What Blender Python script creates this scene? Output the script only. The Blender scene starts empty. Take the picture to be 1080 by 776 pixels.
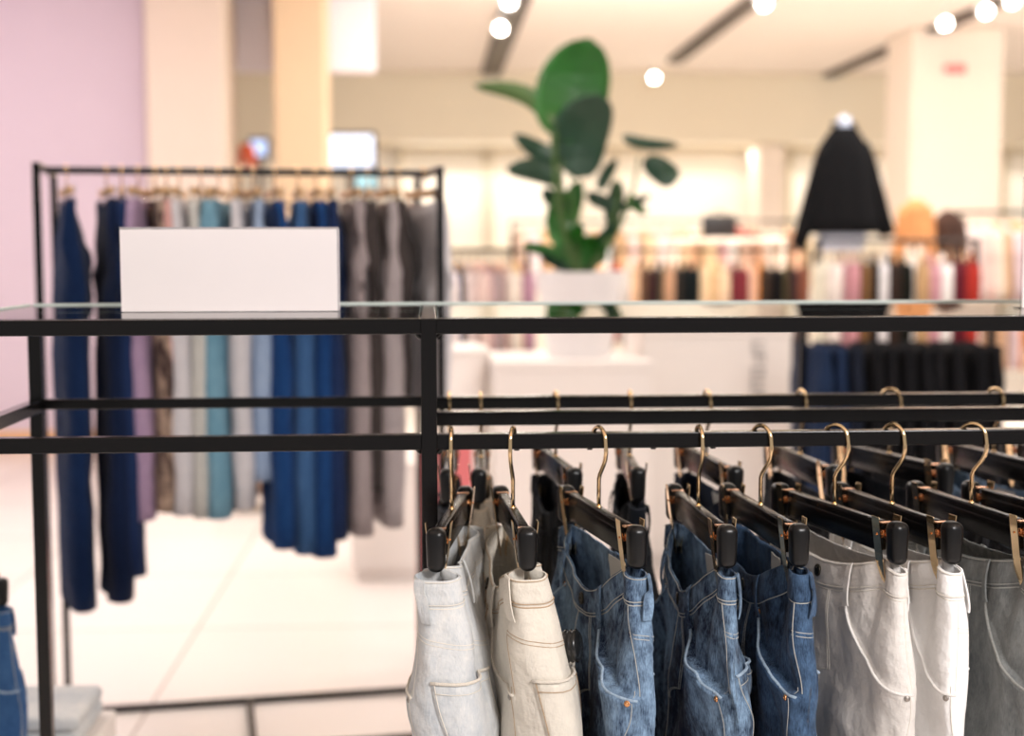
import bpy, bmesh, math, random, bisect
from mathutils import Vector, Matrix, noise
C = bpy.context.scene.collection
R = math.radians
random.seed(7)

# ------------------------------------------------------------------ camera, world, lights, exposure
CH = 1.45                       # camera height
FPX = 1500.0                    # focal length in pixels of a 1080 px wide frame
YAW, PITCH, ROLL = math.atan(85 / FPX), math.atan(127 / FPX), -0.0018
cd = bpy.data.cameras.new('camera'); cam = bpy.data.objects.new('camera', cd); C.objects.link(cam)
cd.sensor_width = 36.0; cd.lens = 36.0 * FPX / 1080.0; cd.clip_start = .05; cd.clip_end = 100
cam.location = (0, 0, CH)
CR = Matrix.Rotation(-YAW, 3, 'Z') @ Matrix.Rotation(math.pi / 2 - PITCH, 3, 'X') @ Matrix.Rotation(ROLL, 3, 'Z')
cam.rotation_euler = CR.to_euler()
cd.dof.use_dof = True; cd.dof.focus_distance = 1.89; cd.dof.aperture_fstop = 2.4; cd.dof.aperture_blades = 0
bpy.context.scene.camera = cam
vs = bpy.context.scene.view_settings
vs.view_transform = 'Standard'; vs.look = 'None'; vs.gamma = 1; vs.use_curve_mapping = False
vs.exposure = 0.08
W = bpy.data.worlds.new('world'); bpy.context.scene.world = W; W.use_nodes = True
W.node_tree.nodes['Background'].inputs[0].default_value = (1, .96, .94, 1)
W.node_tree.nodes['Background'].inputs[1].default_value = 0.40

def lamp(name, kind, loc, rot, power, color=(1, .93, .85), size=1.0, size_y=None, spot=None):
    l = bpy.data.lights.new(name, kind); o = bpy.data.objects.new(name, l); C.objects.link(o)
    o.location = loc; o.rotation_euler = rot; l.energy = power; l.color = color
    if kind == 'AREA':
        l.size = size
        if size_y: l.shape = 'RECTANGLE'; l.size_y = size_y
    elif kind == 'SPOT':
        l.spot_size = R(spot or 70); l.spot_blend = .7; l.shadow_soft_size = size
    else: l.shadow_soft_size = size
    return o
CEIL = 3.30
lamp('unseen_overhead_light', 'AREA', (1.5, -.9, 2.9), (R(52), 0, R(24)), 106, (1, .97, .96), 1.1, .8)  # key light added high behind the camera, aimed down at the jeans
lamp('unseen_overhead_light', 'AREA', (-2.6, 4.2, 3.22), (0, 0, 0), 44, (1, .96, .95), 2.0, 2.0)  # level panels from here on: unseen, put in for overall shop light
lamp('unseen_overhead_light', 'AREA', (2.6, 4.2, 3.22), (0, 0, 0), 42, (1, .93, .88), 2.0, 2.0)
lamp('unseen_overhead_light', 'AREA', (-1.2, 6.6, 3.22), (0, 0, 0), 76, (1, .95, .92), 3.0, 2.0)
lamp('unseen_overhead_light', 'AREA', (3.4, 7.6, 3.22), (0, 0, 0), 104, (1, .94, .90), 3.0, 2.0)
lamp('unseen_overhead_light', 'AREA', (1.5, 9.2, 3.15), (R(78), 0, R(-4)), 85, (1, .96, .92), 1.4, .25)  # unseen and tilted, added to brighten the far bulkhead
lamp('unseen_overhead_light', 'AREA', (6.9, 9.2, 3.15), (R(78), 0, R(4)), 46, (1, .96, .92), 1.4, .25)  # second added fill for the bulkhead, out of view at the right
lamp('pink_wall_light', 'AREA', (-3.4, 8.2, 3.15), (R(50), 0, 0), 17, (1, .78, .92), 2.2, .4)

def P(px, py, Y):
    """point of the place seen at pixel px,py of the 1080x776 photograph, Y metres ahead"""
    d = CR @ Vector(((px - 540) / FPX, -(py - 388) / FPX, -1))
    t = Y / d.y
    return Vector((d.x * t, Y, CH + d.z * t))

# ------------------------------------------------------------------ helpers
def s2l(c):
    return tuple(((v / 255) / 12.92 if v / 255 <= .04045 else ((v / 255 + .055) / 1.055) ** 2.4) for v in c)

def mat(name, col, rough=.5, metal=0.0, spec=.5, bump=0.0, bscale=200, var=0.0, vscale=6, emit=0.0, coat=0, sheen=0):
    m = bpy.data.materials.new(name); m.use_nodes = True
    nt = m.node_tree; b = nt.nodes['Principled BSDF']; L = nt.links.new
    b.inputs['Base Color'].default_value = (*col, 1); b.inputs['Roughness'].default_value = rough
    b.inputs['Metallic'].default_value = metal; b.inputs['Specular IOR Level'].default_value = spec
    b.inputs['Coat Weight'].default_value = coat; b.inputs['Sheen Weight'].default_value = sheen
    if emit:
        b.inputs['Emission Color'].default_value = (*col, 1); b.inputs['Emission Strength'].default_value = emit
    tc = nt.nodes.new('ShaderNodeTexCoord')
    if bump:
        n = nt.nodes.new('ShaderNodeTexNoise'); n.inputs['Scale'].default_value = bscale; n.inputs['Detail'].default_value = 3
        bp = nt.nodes.new('ShaderNodeBump'); bp.inputs['Strength'].default_value = bump; bp.inputs['Distance'].default_value = .002
        L(tc.outputs['Object'], n.inputs['Vector']); L(n.outputs['Fac'], bp.inputs['Height']); L(bp.outputs[0], b.inputs['Normal'])
    n = nt.nodes.new('ShaderNodeTexNoise'); n.inputs['Scale'].default_value = vscale; n.inputs['Detail'].default_value = 4
    L(tc.outputs['Object'], n.inputs['Vector'])
    mx = nt.nodes.new('ShaderNodeMix'); mx.data_type = 'RGBA'
    v = max(var, .02)
    mx.inputs[6].default_value = (*[x * (1 - v) for x in col], 1); mx.inputs[7].default_value = (*[min(1, x * (1 + v)) for x in col], 1)
    L(n.outputs['Fac'], mx.inputs[0]); L(mx.outputs[2], b.inputs['Base Color'])
    return m

def denim(name, base, light, contrast=.5, fade_scale=5.5, bias=0.0):
    """twill: fine diagonal weave, vertical slub streaks, worn lighter patches; seam wear where folds stand proud"""
    m = bpy.data.materials.new(name); m.use_nodes = True
    nt = m.node_tree; b = nt.nodes['Principled BSDF']; N = nt.nodes.new; L = nt.links.new
    b.inputs['Roughness'].default_value = .95; b.inputs['Specular IOR Level'].default_value = .12; b.inputs['Sheen Weight'].default_value = .06
    tc = N('ShaderNodeTexCoord')
    mp = N('ShaderNodeMapping'); mp.inputs['Scale'].default_value = (420, 420, 70); L(tc.outputs['Object'], mp.inputs[0])
    st = N('ShaderNodeTexNoise'); st.inputs['Scale'].default_value = 1.6; st.inputs['Detail'].default_value = 3; L(mp.outputs[0], st.inputs['Vector'])
    mp2 = N('ShaderNodeMapping'); mp2.inputs['Scale'].default_value = (1, 1, .55); L(tc.outputs['Object'], mp2.inputs[0])
    big = N('ShaderNodeTexNoise'); big.inputs['Scale'].default_value = fade_scale; big.inputs['Detail'].default_value = 6; big.inputs['Roughness'].default_value = .62
    L(mp2.outputs[0], big.inputs['Vector'])
    mid = N('ShaderNodeTexNoise'); mid.inputs['Scale'].default_value = 55; mid.inputs['Detail'].default_value = 6; mid.inputs['Roughness'].default_value = .7; L(mp2.outputs[0], mid.inputs['Vector'])
    a1 = N('ShaderNodeMath'); a1.operation = 'MULTIPLY_ADD'; a1.inputs[1].default_value = .25; L(st.outputs['Fac'], a1.inputs[0])
    a2 = N('ShaderNodeMath'); a2.operation = 'MULTIPLY'; a2.inputs[1].default_value = .75; L(big.outputs['Fac'], a2.inputs[0]); L(a2.outputs[0], a1.inputs[2])
    a3 = N('ShaderNodeMath'); a3.operation = 'MULTIPLY_ADD'; a3.inputs[1].default_value = .45; L(mid.outputs['Fac'], a3.inputs[0]); L(a1.outputs[0], a3.inputs[2])
    rp = N('ShaderNodeMapRange'); rp.inputs[1].default_value = .735 + bias - .22 / max(contrast, .05) * .5; rp.inputs[2].default_value = .735 + bias + .22 / max(contrast, .05) * .5
    L(a3.outputs[0], rp.inputs[0])
    mx = N('ShaderNodeMix'); mx.data_type = 'RGBA'; mx.inputs[6].default_value = (*base, 1); mx.inputs[7].default_value = (*light, 1)
    L(rp.outputs[0], mx.inputs[0])
    L(mx.outputs[2], b.inputs['Base Color'])
    wv = N('ShaderNodeTexWave'); wv.inputs['Scale'].default_value = 260; wv.inputs['Distortion'].default_value = 1.0
    L(tc.outputs['Object'], wv.inputs['Vector'])
    b1 = N('ShaderNodeBump'); b1.inputs['Strength'].default_value = .22; b1.inputs['Distance'].default_value = .0006; L(wv.outputs['Fac'], b1.inputs['Height'])
    b2 = N('ShaderNodeBump'); b2.inputs['Strength'].default_value = .7; b2.inputs['Distance'].default_value = .010
    wr = N('ShaderNodeTexNoise'); wr.inputs['Scale'].default_value = 34; wr.inputs['Detail'].default_value = 4; L(tc.outputs['Object'], wr.inputs['Vector'])
    L(wr.outputs['Fac'], b2.inputs['Height']); L(b1.outputs[0], b2.inputs['Normal']); L(b2.outputs[0], b.inputs['Normal'])
    return m

def glass_mat(name, tint=(.93, .97, .96), ior=1.5, rough=0.0):
    m = bpy.data.materials.new(name); m.use_nodes = True; nt = m.node_tree; N = nt.nodes.new; L = nt.links.new
    nt.nodes.remove(nt.nodes['Principled BSDF'])
    out = nt.nodes['Material Output']
    fr = N('ShaderNodeFresnel'); fr.inputs[0].default_value = ior
    tr = N('ShaderNodeBsdfTransparent'); tr.inputs[0].default_value = (*tint, 1)
    gl = N('ShaderNodeBsdfGlossy'); gl.inputs['Roughness'].default_value = rough
    mx = N('ShaderNodeMixShader'); L(fr.outputs[0], mx.inputs[0]); L(tr.outputs[0], mx.inputs[1]); L(gl.outputs[0], mx.inputs[2]); L(mx.outputs[0], out.inputs[0])
    return m

class MB:
    def __init__(s): s.b = bmesh.new()
    def box(s, x0, x1, y0, y1, z0, z1, bev=0, seg=2, M=None):
        t = bmesh.new(); bmesh.ops.create_cube(t, size=1)
        for v in t.verts: v.co = Vector(((x0 + x1) / 2 + v.co.x * (x1 - x0), (y0 + y1) / 2 + v.co.y * (y1 - y0), (z0 + z1) / 2 + v.co.z * (z1 - z0)))
        if bev: bmesh.ops.bevel(t, geom=t.edges[:], offset=bev, segments=seg, profile=.5, affect='EDGES')
        if M: bmesh.ops.transform(t, matrix=M, verts=t.verts)
        s.add(t); return s
    def add(s, t):
        me = bpy.data.meshes.new('tmp'); t.to_mesh(me); t.free(); s.b.from_mesh(me); bpy.data.meshes.remove(me)
    def tube(s, pts, r, n=8, closed=False, cap=True):
        pts = [Vector(p) for p in pts]; k = len(pts); rings = []
        up = None
        for i, p in enumerate(pts):
            if closed: d = pts[(i + 1) % k] - pts[i - 1]
            else: d = pts[min(i + 1, k - 1)] - pts[max(i - 1, 0)]
            if d.length < 1e-9: d = Vector((0, 0, 1))
            d.normalize()
            if up is None: up = d.orthogonal().normalized()
            up = up - d * up.dot(d)
            up = up.normalized() if up.length > 1e-6 else d.orthogonal().normalized()
            w = d.cross(up); rr = r[i] if isinstance(r, (list, tuple)) else r
            rings.append([s.b.verts.new(p + (up * math.cos(2 * math.pi * j / n) + w * math.sin(2 * math.pi * j / n)) * rr) for j in range(n)])
        for i in range(k if closed else k - 1):
            A, B = rings[i], rings[(i + 1) % k]
            for j in range(n): s.b.faces.new((A[j], A[(j + 1) % n], B[(j + 1) % n], B[j]))
        if cap and not closed:
            s.b.faces.new(rings[0][::-1]); s.b.faces.new(rings[-1])
        return s
    def lathe(s, prof, c=(0, 0, 0), n=32, M=None):
        t = bmesh.new(); rings = []
        for (r, z) in prof:
            rings.append([t.verts.new((c[0] + max(r, 1e-5) * math.cos(2 * math.pi * j / n), c[1] + max(r, 1e-5) * math.sin(2 * math.pi * j / n), c[2] + z)) for j in range(n)])
        for A, B in zip(rings, rings[1:]):
            for j in range(n): t.faces.new((A[j], A[(j + 1) % n], B[(j + 1) % n], B[j]))
        if prof[0][0] < 1e-4 or True:
            t.faces.new(rings[0][::-1]); t.faces.new(rings[-1])
        if M: bmesh.ops.transform(t, matrix=M, verts=t.verts)
        s.add(t); return s
    def loft(s, rings, close_ring=True, cap0=False, cap1=False):
        vr = [[s.b.verts.new(p) for p in ring] for ring in rings]
        for A, B in zip(vr, vr[1:]):
            n = len(A)
            for j in range(n if close_ring else n - 1): s.b.faces.new((A[j], A[(j + 1) % n], B[(j + 1) % n], B[j]))
        if cap0: s.b.faces.new(vr[0][::-1])
        if cap1: s.b.faces.new(vr[-1])
        return s
    def build(s, name, m, parent=None, smooth=False, auto=False, loc=None, rotz=None, fix=True):
        if fix: bmesh.ops.recalc_face_normals(s.b, faces=s.b.faces)
        me = bpy.data.meshes.new(name); s.b.to_mesh(me); s.b.free()
        o = bpy.data.objects.new(name, me); C.objects.link(o); me.materials.append(m)
        if smooth:
            for p in me.polygons: p.use_smooth = True
        if auto:
            for p in me.polygons: p.use_smooth = True
            me.set_sharp_from_angle(angle=R(38))
        if parent: o.parent = parent
        if loc is not None: o.location = loc
        if rotz is not None: o.rotation_euler = (0, 0, rotz)
        return o

def tag(o, label, cat=None, group=None):
    if label: o['label'] = label
    if cat: o['category'] = cat
    if group: o['group'] = group
    return o
def thing(name, label, cat, loc=(0, 0, 0), rotz=0, group=None):
    o = bpy.data.objects.new(name, None); C.objects.link(o); o.empty_display_size = .05
    o.location = loc; o.rotation_euler = (0, 0, rotz)
    return tag(o, label, cat, group)
def struct(o): o['kind'] = 'structure'; return o
def copy_thing(o, parent=None):
    c = o.copy(); C.objects.link(c)
    if parent: c.parent = parent
    for ch in list(o.children): copy_thing(ch, c)
    return c
ORD = ['first', 'second', 'third', 'fourth', 'fifth', 'sixth', 'seventh', 'eighth', 'ninth', 'tenth', 'eleventh', 'twelfth',
       'thirteenth', 'fourteenth', 'fifteenth', 'sixteenth', 'seventeenth', 'eighteenth', 'nineteenth', 'twentieth', 'twenty-first',
       'twenty-second', 'twenty-third', 'twenty-fourth', 'twenty-fifth', 'twenty-sixth', 'twenty-seventh', 'twenty-eighth']

# ------------------------------------------------------------------ materials
M_black = mat('black_powder_coat', (.0030, .0022, .0022), .15, 0, .36, .05, 900)
M_bar = mat('black_lacquered_wood', (.004, .0035, .0035), .24, 0, .24, .05, 500)
M_pale = mat('pale_birch_wood', s2l((206, 164, 116)), .45, var=.1, vscale=30)
M_cap = mat('black_rubber', (.004, .004, .0045), .30, 0, .36, .06, 700)
M_gold = mat('polished_gold_metal', s2l((246, 214, 168)), .13, 1.0, .5, var=.06, vscale=30)
M_copper = mat('copper_metal', s2l((232, 170, 120)), .25, 1.0)
M_rivet = mat('dull_steel_rivet', s2l((170, 164, 158)), .45, 1.0)
M_bronze = mat('dark_bronze_metal', s2l((70, 66, 60)), .3, 1.0)
M_glass = glass_mat('clear_glass')
M_acry = glass_mat('clear_acrylic', (.97, .97, .98), 1.49)
M_edge = mat('polished_glass_edge', s2l((205, 218, 214)), .15)
M_card = mat('white_card', s2l((238, 230, 230)), .6)
M_white = mat('white_laminate', s2l((240, 232, 226)), .45)
M_cream = mat('cream_plaster', s2l((236, 208, 172)), .8, bump=.1, bscale=60)
M_cream2 = mat('pale_plaster', s2l((238, 222, 206)), .8, bump=.1, bscale=60)
M_ceil = mat('ceiling_paint', s2l((251, 240, 229)), .85, bump=.1, bscale=30)
M_header = mat('beige_paint', s2l((230, 218, 194)), .8)
M_pinkwall = mat('pale_pink_paint', s2l((228, 212, 224)), .7, bump=.05, bscale=40)
M_lav = mat('lavender_grey_panel', s2l((240, 234, 242)), .6)
M_niche = mat('white_niche_paint', s2l((252, 244, 230)), .7)
M_dark = mat('dark_track_metal', s2l((60, 46, 38)), .5)
M_label = mat('white_fabric_label', s2l((205, 203, 198)), .9, bump=.4, bscale=300)
M_seclab = mat('black_tag_plastic', (.01, .01, .01), .25)
M_soil = mat('potting_soil', s2l((60, 44, 34)), .95, bump=.6, bscale=80)

def floor_mat():
    m = mat('white_floor_tile', s2l((240, 232, 227)), .28, 0, .4, .03, 20, .02, 3)
    nt = m.node_tree; b = nt.nodes['Principled BSDF']; N = nt.nodes.new; L = nt.links.new
    tc = N('ShaderNodeTexCoord'); br = N('ShaderNodeTexBrick')
    br.offset = 0; br.inputs['Scale'].default_value = 1; br.inputs['Brick Width'].default_value = .9; br.inputs['Row Height'].default_value = .9
    br.inputs['Mortar Size'].default_value = .006; br.inputs['Mortar Smooth'].default_value = .3
    br.inputs['Color1'].default_value = (*s2l((242, 234, 229)), 1); br.inputs['Color2'].default_value = (*s2l((236, 228, 222)), 1)
    br.inputs['Mortar'].default_value = (*s2l((186, 172, 162)), 1)
    L(tc.outputs['Object'], br.inputs['Vector']); L(br.outputs['Color'], b.inputs['Base Color'])
    return m

# ------------------------------------------------------------------ setting
struct(MB().box(-9, 13, -3, 16.6, -.1, 0).build('floor', floor_mat()))
struct(MB().box(-9, 13, -1.2, 16.6, CEIL, CEIL + .1).build('ceiling', M_ceil))
BY = 16.2
struct(MB().box(-9, 13, BY, BY + .15, 0, CEIL).build('wall_back', M_niche))
# bulkhead over the back wall
hb = P(600, 150, BY - 1.0).z
struct(MB().box(-4.4, 13, BY - 1.0, BY, hb, CEIL).build('trim_1', M_header))
# left wall and the two columns beside it
xw = P(155, 200, 10.4).x
struct(MB().box(-9, xw, 10.4, 10.6, 0, CEIL).build('wall_left', M_pinkwall))
struct(MB().box(-9, xw, 10.37, 10.4, 0, .13, .004).build('baseboard_left', mat('tan_baseboard', s2l((236, 186, 124)), .4)))  # tan band along the foot of the left wall
def pillar(p0, p1, Y, name, m, h=CEIL, dep=.5, z0=0):
    a, b_ = P(p0, 261, Y).x, P(p1, 261, Y).x
    return struct(MB().box(a, b_, Y, Y + dep, z0, h, .02).build(name, m))
pillar(157, 240, 10.0, 'trim_2', M_cream2, dep=.6)
pillar(291, 345, 10.2, 'trim_3', M_cream)
pillar(958, 1054, 12.0, 'trim_4', M_cream2, dep=.7)
pillar(800, 826, 15.4, 'trim_5', M_cream2, dep=.5, h=hb)
pillar(238, 398, 10.75, 'trim_6', M_lav, dep=.08, z0=P(300, 76, 10.75).z, h=CEIL)
for i, (p0, p1) in enumerate([(425, 510), (520, 610), (650, 800), (834, 950), (1060, 1180)]):
    a, b_ = P(p0, 261, BY - .05).x, P(p1, 261, BY - .05).x
    za, zb = P(600, 262, BY).z, P(600, 160, BY).z
    f = MB()
    f.box(a, b_, BY - .10, BY, za - .05, za); f.box(a, b_, BY - .10, BY, zb, zb + .04)
    f.box(a - .04, a, BY - .10, BY, za - .05, zb + .04); f.box(b_, b_ + .04, BY - .10, BY, za - .05, zb + .04)
    struct(f.build('trim_%d' % (7 + i), M_header))
    lamp('niche_light', 'AREA', ((a + b_) / 2, BY - .35, hb - .06), (R(-25), 0, 0), 13, (1, .96, .91), abs(b_ - a), .12)

# ------------------------------------------------------------------ display rack in front
YF, YB = 2.0, 2.51               # centres of the front and rear frames
TW = .022; h2 = TW / 2
ZT = P(540, 335.5, YF - h2).z    # top face of the top rail
ZH = P(540, 457.5, YF - h2).z    # top face of the hanging rail
XC = P(452, 345, YF - h2).x
XL = P(35.5, 360, YB - h2).x
XR = 1.35
rack = thing('display_rack', 'black square-tube display rack with a glass top and hanging rails in the foreground', 'clothes rack', (XC, YF, 0))
def rk(name, x0, x1, y0, y1, z0, z1, bev=.0015):
    o = MB().box(x0 - XC, x1 - XC, y0 - YF, y1 - YF, z0, z1, bev).build(name, M_black, rack); return o
for x in (XL, XC, XR):
    rk('post', x - h2, x + h2, YB - h2, YB + h2, 0, ZT) if x != XC else None
for x in (XC, XR): rk('post', x - h2, x + h2, YF - h2, YF + h2, 0, ZT)
rk('post', XL - h2, XL + h2, YF - h2, YF + h2, 0, ZT)
rk('top_rail', XL + h2, XC - h2, YF - h2, YF + h2, ZT - TW, ZT); rk('top_rail', XC + h2, XR - h2, YF - h2, YF + h2, ZT - TW, ZT)
rk('top_rail', XL + h2, XR - h2, YB - h2, YB + h2, ZT - TW, ZT - .001)
for x in (XL, XC, XR): rk('cross_rail', x - h2, x + h2, YF + h2, YB - h2, ZT - TW, ZT)
rk('lower_rail', XL + h2, XC - h2, YF - h2, YF + h2, ZH - TW, ZH)
rk('hanging_rail', XC + h2, XR - h2, YF - h2, YF + h2, ZH - TW, ZH)
rk('lower_rail', XL + h2, XC - h2, YB - h2 + .004, YB + h2, ZH - TW + .004, ZH)
rk('hanging_rail', XC + h2, XR - h2, YB - h2 - .01, YB + h2 - .01, ZH - TW, ZH)
YM = 2.245
rk('middle_rail', XC + h2, XR - h2, YM - h2, YM + h2, ZH - TW + .003, ZH + .003)
for x in (XL, XC, XR): rk('cross_rail', x - h2, x + h2, YF + h2, YB - h2, ZH - TW, ZH - .0005)
for y in (YF, YB): rk('base_rail', XL + h2, XR - h2, y - h2, y + h2, .06, .06 + TW)
for x in (XL, XR): rk('base_rail', x - h2, x + h2, YF + h2, YB - h2, .06, .06 + TW)
# weld fillets at the centre post
for sx in (-1, 1):
    for z in (ZT - TW, ZH - TW):
        MB().tube([(sx * h2, 0, z - .006), (sx * (h2 + .006), 0, z)], .0035, 8).build('weld_bead', M_black, rack)
# glass panes lie on the frame, between the tubes
for (a, b_) in ((XL + h2 + .001, XC - h2 - .002), (XC + h2 + .002, XR - h2 - .001)):
    g = MB().box(a - XC, b_ - XC, h2 + .001, YB - YF - h2 - .001, ZT - .006, ZT + .0005, .0006, 1).build('glass_pane', M_glass, rack)
    tag(g, 'clear glass pane set into the top of the frame')
for x0, x1 in ((XL, XR),):
    g = MB().box(x0 - XC, x1 - XC, YB - YF - h2, YB - YF - h2 + .010, ZT - .001, ZT + .0035, .0008, 1).build('glass_edge', M_edge, rack)
    tag(g, 'pale polished edge strip along the back of the glass')
g = MB().box(XL - h2 - XC, XL - h2 + .008 - XC, h2, YB - YF - h2, ZT - .001, ZT + .0035, .0008, 1).build('glass_edge', M_edge, rack)
tag(g, 'pale polished edge strip along the left side of the glass')
# rubber dots under the hanging rail
for px in (545, 622, 689, 752):
    p = P(px, 476, YF)
    MB().lathe([(.004, 0), (.004, .002), (.0035, .003)], (p.x - XC, 0, ZH - TW - .003), 12).build('rubber_stop', M_cap, rack)

# blank sign holders on the glass
def sign(p0, p1, ytop, Y, label):
    a, b_ = P(p0, 300, Y).x, P(p1, 300, Y).x; zt = P((p0 + p1) / 2 if p1 < 1080 else 1079, ytop, Y).z
    z0 = ZT + .001; w = b_ - a; hh = zt - z0
    t = thing('sign_holder', label, 'sign', ((a + b_) / 2, Y, z0), 0, 'blank white sign holders on the glass top')
    m = MB(); m.box(-w / 2, w / 2, -.004, .004, 0, hh, .0008, 1)
    m.build('acrylic_frame', M_acry, t)
    MB().box(-w / 2 - .0006, w / 2 + .0006, -.004, .004, hh, hh + .0022, .0005, 1).build('top_edge', mat('frosted_acrylic_edge', s2l((178, 172, 176)), .4), t)
    MB().box(w / 2, w / 2 + .0018, -.004, .004, 0, hh, .0005, 1).build('side_edge', mat('frosted_acrylic_side', s2l((214, 208, 212)), .4), t)
    tag(MB().box(-w / 2 + .0004, w / 2 - .0008, -.0052, -.0042, .0004, hh - .001).build('paper_insert', M_card, t), 'blank white card')
    MB().box(-w / 2, w / 2, .0042, .03, 0, .002, .0006, 1).build('foot', M_acry, t)
sign(128, 357, 241, 2.22, 'blank white rectangular sign holder standing on the glass at the left')
sign(1077, 1290, 188, 2.22, 'blank white sign holder cut off by the right edge of the photo')

# ------------------------------------------------------------------ trouser hangers
UC = .137                         # distance of the clips from the hook
def hook_mesh():
    pts = []
    cz, r = -.012, .0193
    for k in range(0, 15):
        a = R(205 - 205 * k / 14); pts.append((r * math.cos(a), 0, cz + r * math.sin(a)))
    pts += [(.0205, 0, -.020), (.0205, 0, -.028), (.0185, 0, -.037), (.0135, 0, -.046), (.0075, 0, -.054), (.0025, 0, -.061), (.0, 0, -.068), (0, 0, -.085), (0, 0, -.110)]
    m = MB(); m.tube(pts, [.0023] + [.0030] * (len(pts) - 1), 10)
    m.lathe([(.0045, 0), (.0045, .0015), (.0032, .003)], (0, 0, -.1085), 16)
    return m
def make_hanger():
    t = thing('trouser_hanger', '', 'hanger')
    tag(hook_mesh().build('hook', M_gold, t, smooth=True), 'gold wire hook')
    # bar with a shallow ridge along the top
    m = MB(); m.box(-.128, .128, -.0075, .0075, -.150, -.108, .003, 3)
    m.box(-.126, .126, -.0085, .0085, -.147, -.118, .003, 2)
    m.build('bar', M_bar, t, auto=True)
    for s in (1, -1):
        c = MB()
        for side in (1, -1):                                  # two leaf plates that close at the foot
            top, knee, bot = .0165, .0105, .0035
            ring = []
            for (v, z) in ((top, -.100), (top - .001, -.110), (knee, -.150), (bot + .0008, -.190), (bot, -.205)):
                ring.append([Vector((s * UC - .009, side * v, z)), Vector((s * UC + .009, side * v, z)),
                             Vector((s * UC + .009, side * (v + .0011), z)), Vector((s * UC - .009, side * (v + .0011), z))])
            c.loft(ring, True, True, True)
        cl = c.build('clip', M_gold, t); tag(cl, 'gold spring clip of two leaf plates')
        k = MB()
        k.tube([(s * .126, 0, -.128), (s * .153, 0, -.128)], .0045, 12)
        sp = []
        for i in range(41):
            a = i / 40 * 2 * math.pi * 5
            sp.append((s * UC + .0052 * math.cos(a), -.0125 + .025 * i / 40, -.124 + .0052 * math.sin(a)))
        k.tube(sp, .0010, 6)
        k.tube([(s * UC, -.016, -.124), (s * UC, .016, -.124)], .0016, 8)
        k.box(s * UC - .006, s * UC + .006, -.009, .009, -.1105, -.1085)
        tag(k.build('spring', M_copper, cl, auto=True), 'coppery coil spring and pin')
        e = bmesh.new(); bmesh.ops.create_cube(e, size=1)
        for v in e.verts:
            v.co = Vector((v.co.x * .030, v.co.y * .0265, v.co.z * .058))
            if v.co.z < 0: v.co.y *= .88; v.co.x *= .92
        bmesh.ops.bevel(e, geom=e.edges[:], offset=.0105, segments=6, profile=.5, affect='EDGES')
        bmesh.ops.translate(e, verts=e.verts, vec=(s * .1645, 0, -.132))
        q = MB(); q.add(e); q.build('end_cap', M_cap, t, smooth=True)
    return t
hanger0 = make_hanger()
def make_bar_hanger():
    t = thing('bar_hanger', '', 'hanger')
    m = MB(); m.tube([(.018 * math.cos(R(205 - 205 * k / 12)), 0, -.012 + .018 * math.sin(R(205 - 205 * k / 12))) for k in range(13)] + [(.017, 0, -.026), (.008, 0, -.040), (0, 0, -.048), (0, 0, -.062)], .0024, 8)
    m.build('hook', M_gold, t, smooth=True)
    MB().box(-.16, .16, -.007, .007, -.082, -.060, .003, 2).build('bar', M_pale, t, auto=True)
    for s in (1, -1):
        c = MB()
        for side in (1, -1):
            c.loft([[Vector((s * UC - .009, side * v, z)), Vector((s * UC + .009, side * v, z)), Vector((s * UC + .009, side * (v + .0012), z)), Vector((s * UC - .009, side * (v + .0012), z))] for v, z in ((.013, -.056), (.009, -.085), (.003, -.112))], True, True, True)
        c.build('clip', M_cap if s > 0 else M_gold, t)
    return t
used = [False]
def place_hanger(x, y, zrail, th, hk, label, group, proto=None):
    """th: turn of the bar away from straight ahead (deg), hk: turn of the hook"""
    o = copy_thing(proto) if proto else (hanger0 if not used[0] else copy_thing(hanger0))
    if not proto: used[0] = True
    o.location = (x, y, zrail); o.rotation_euler = (0, 0, R(-90 + th)); tag(o, label, 'hanger', group)
    for ch in o.children:
        if ch.name.startswith('hook'): ch.rotation_euler = (0, 0, R(hk - th))
    return o

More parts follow.
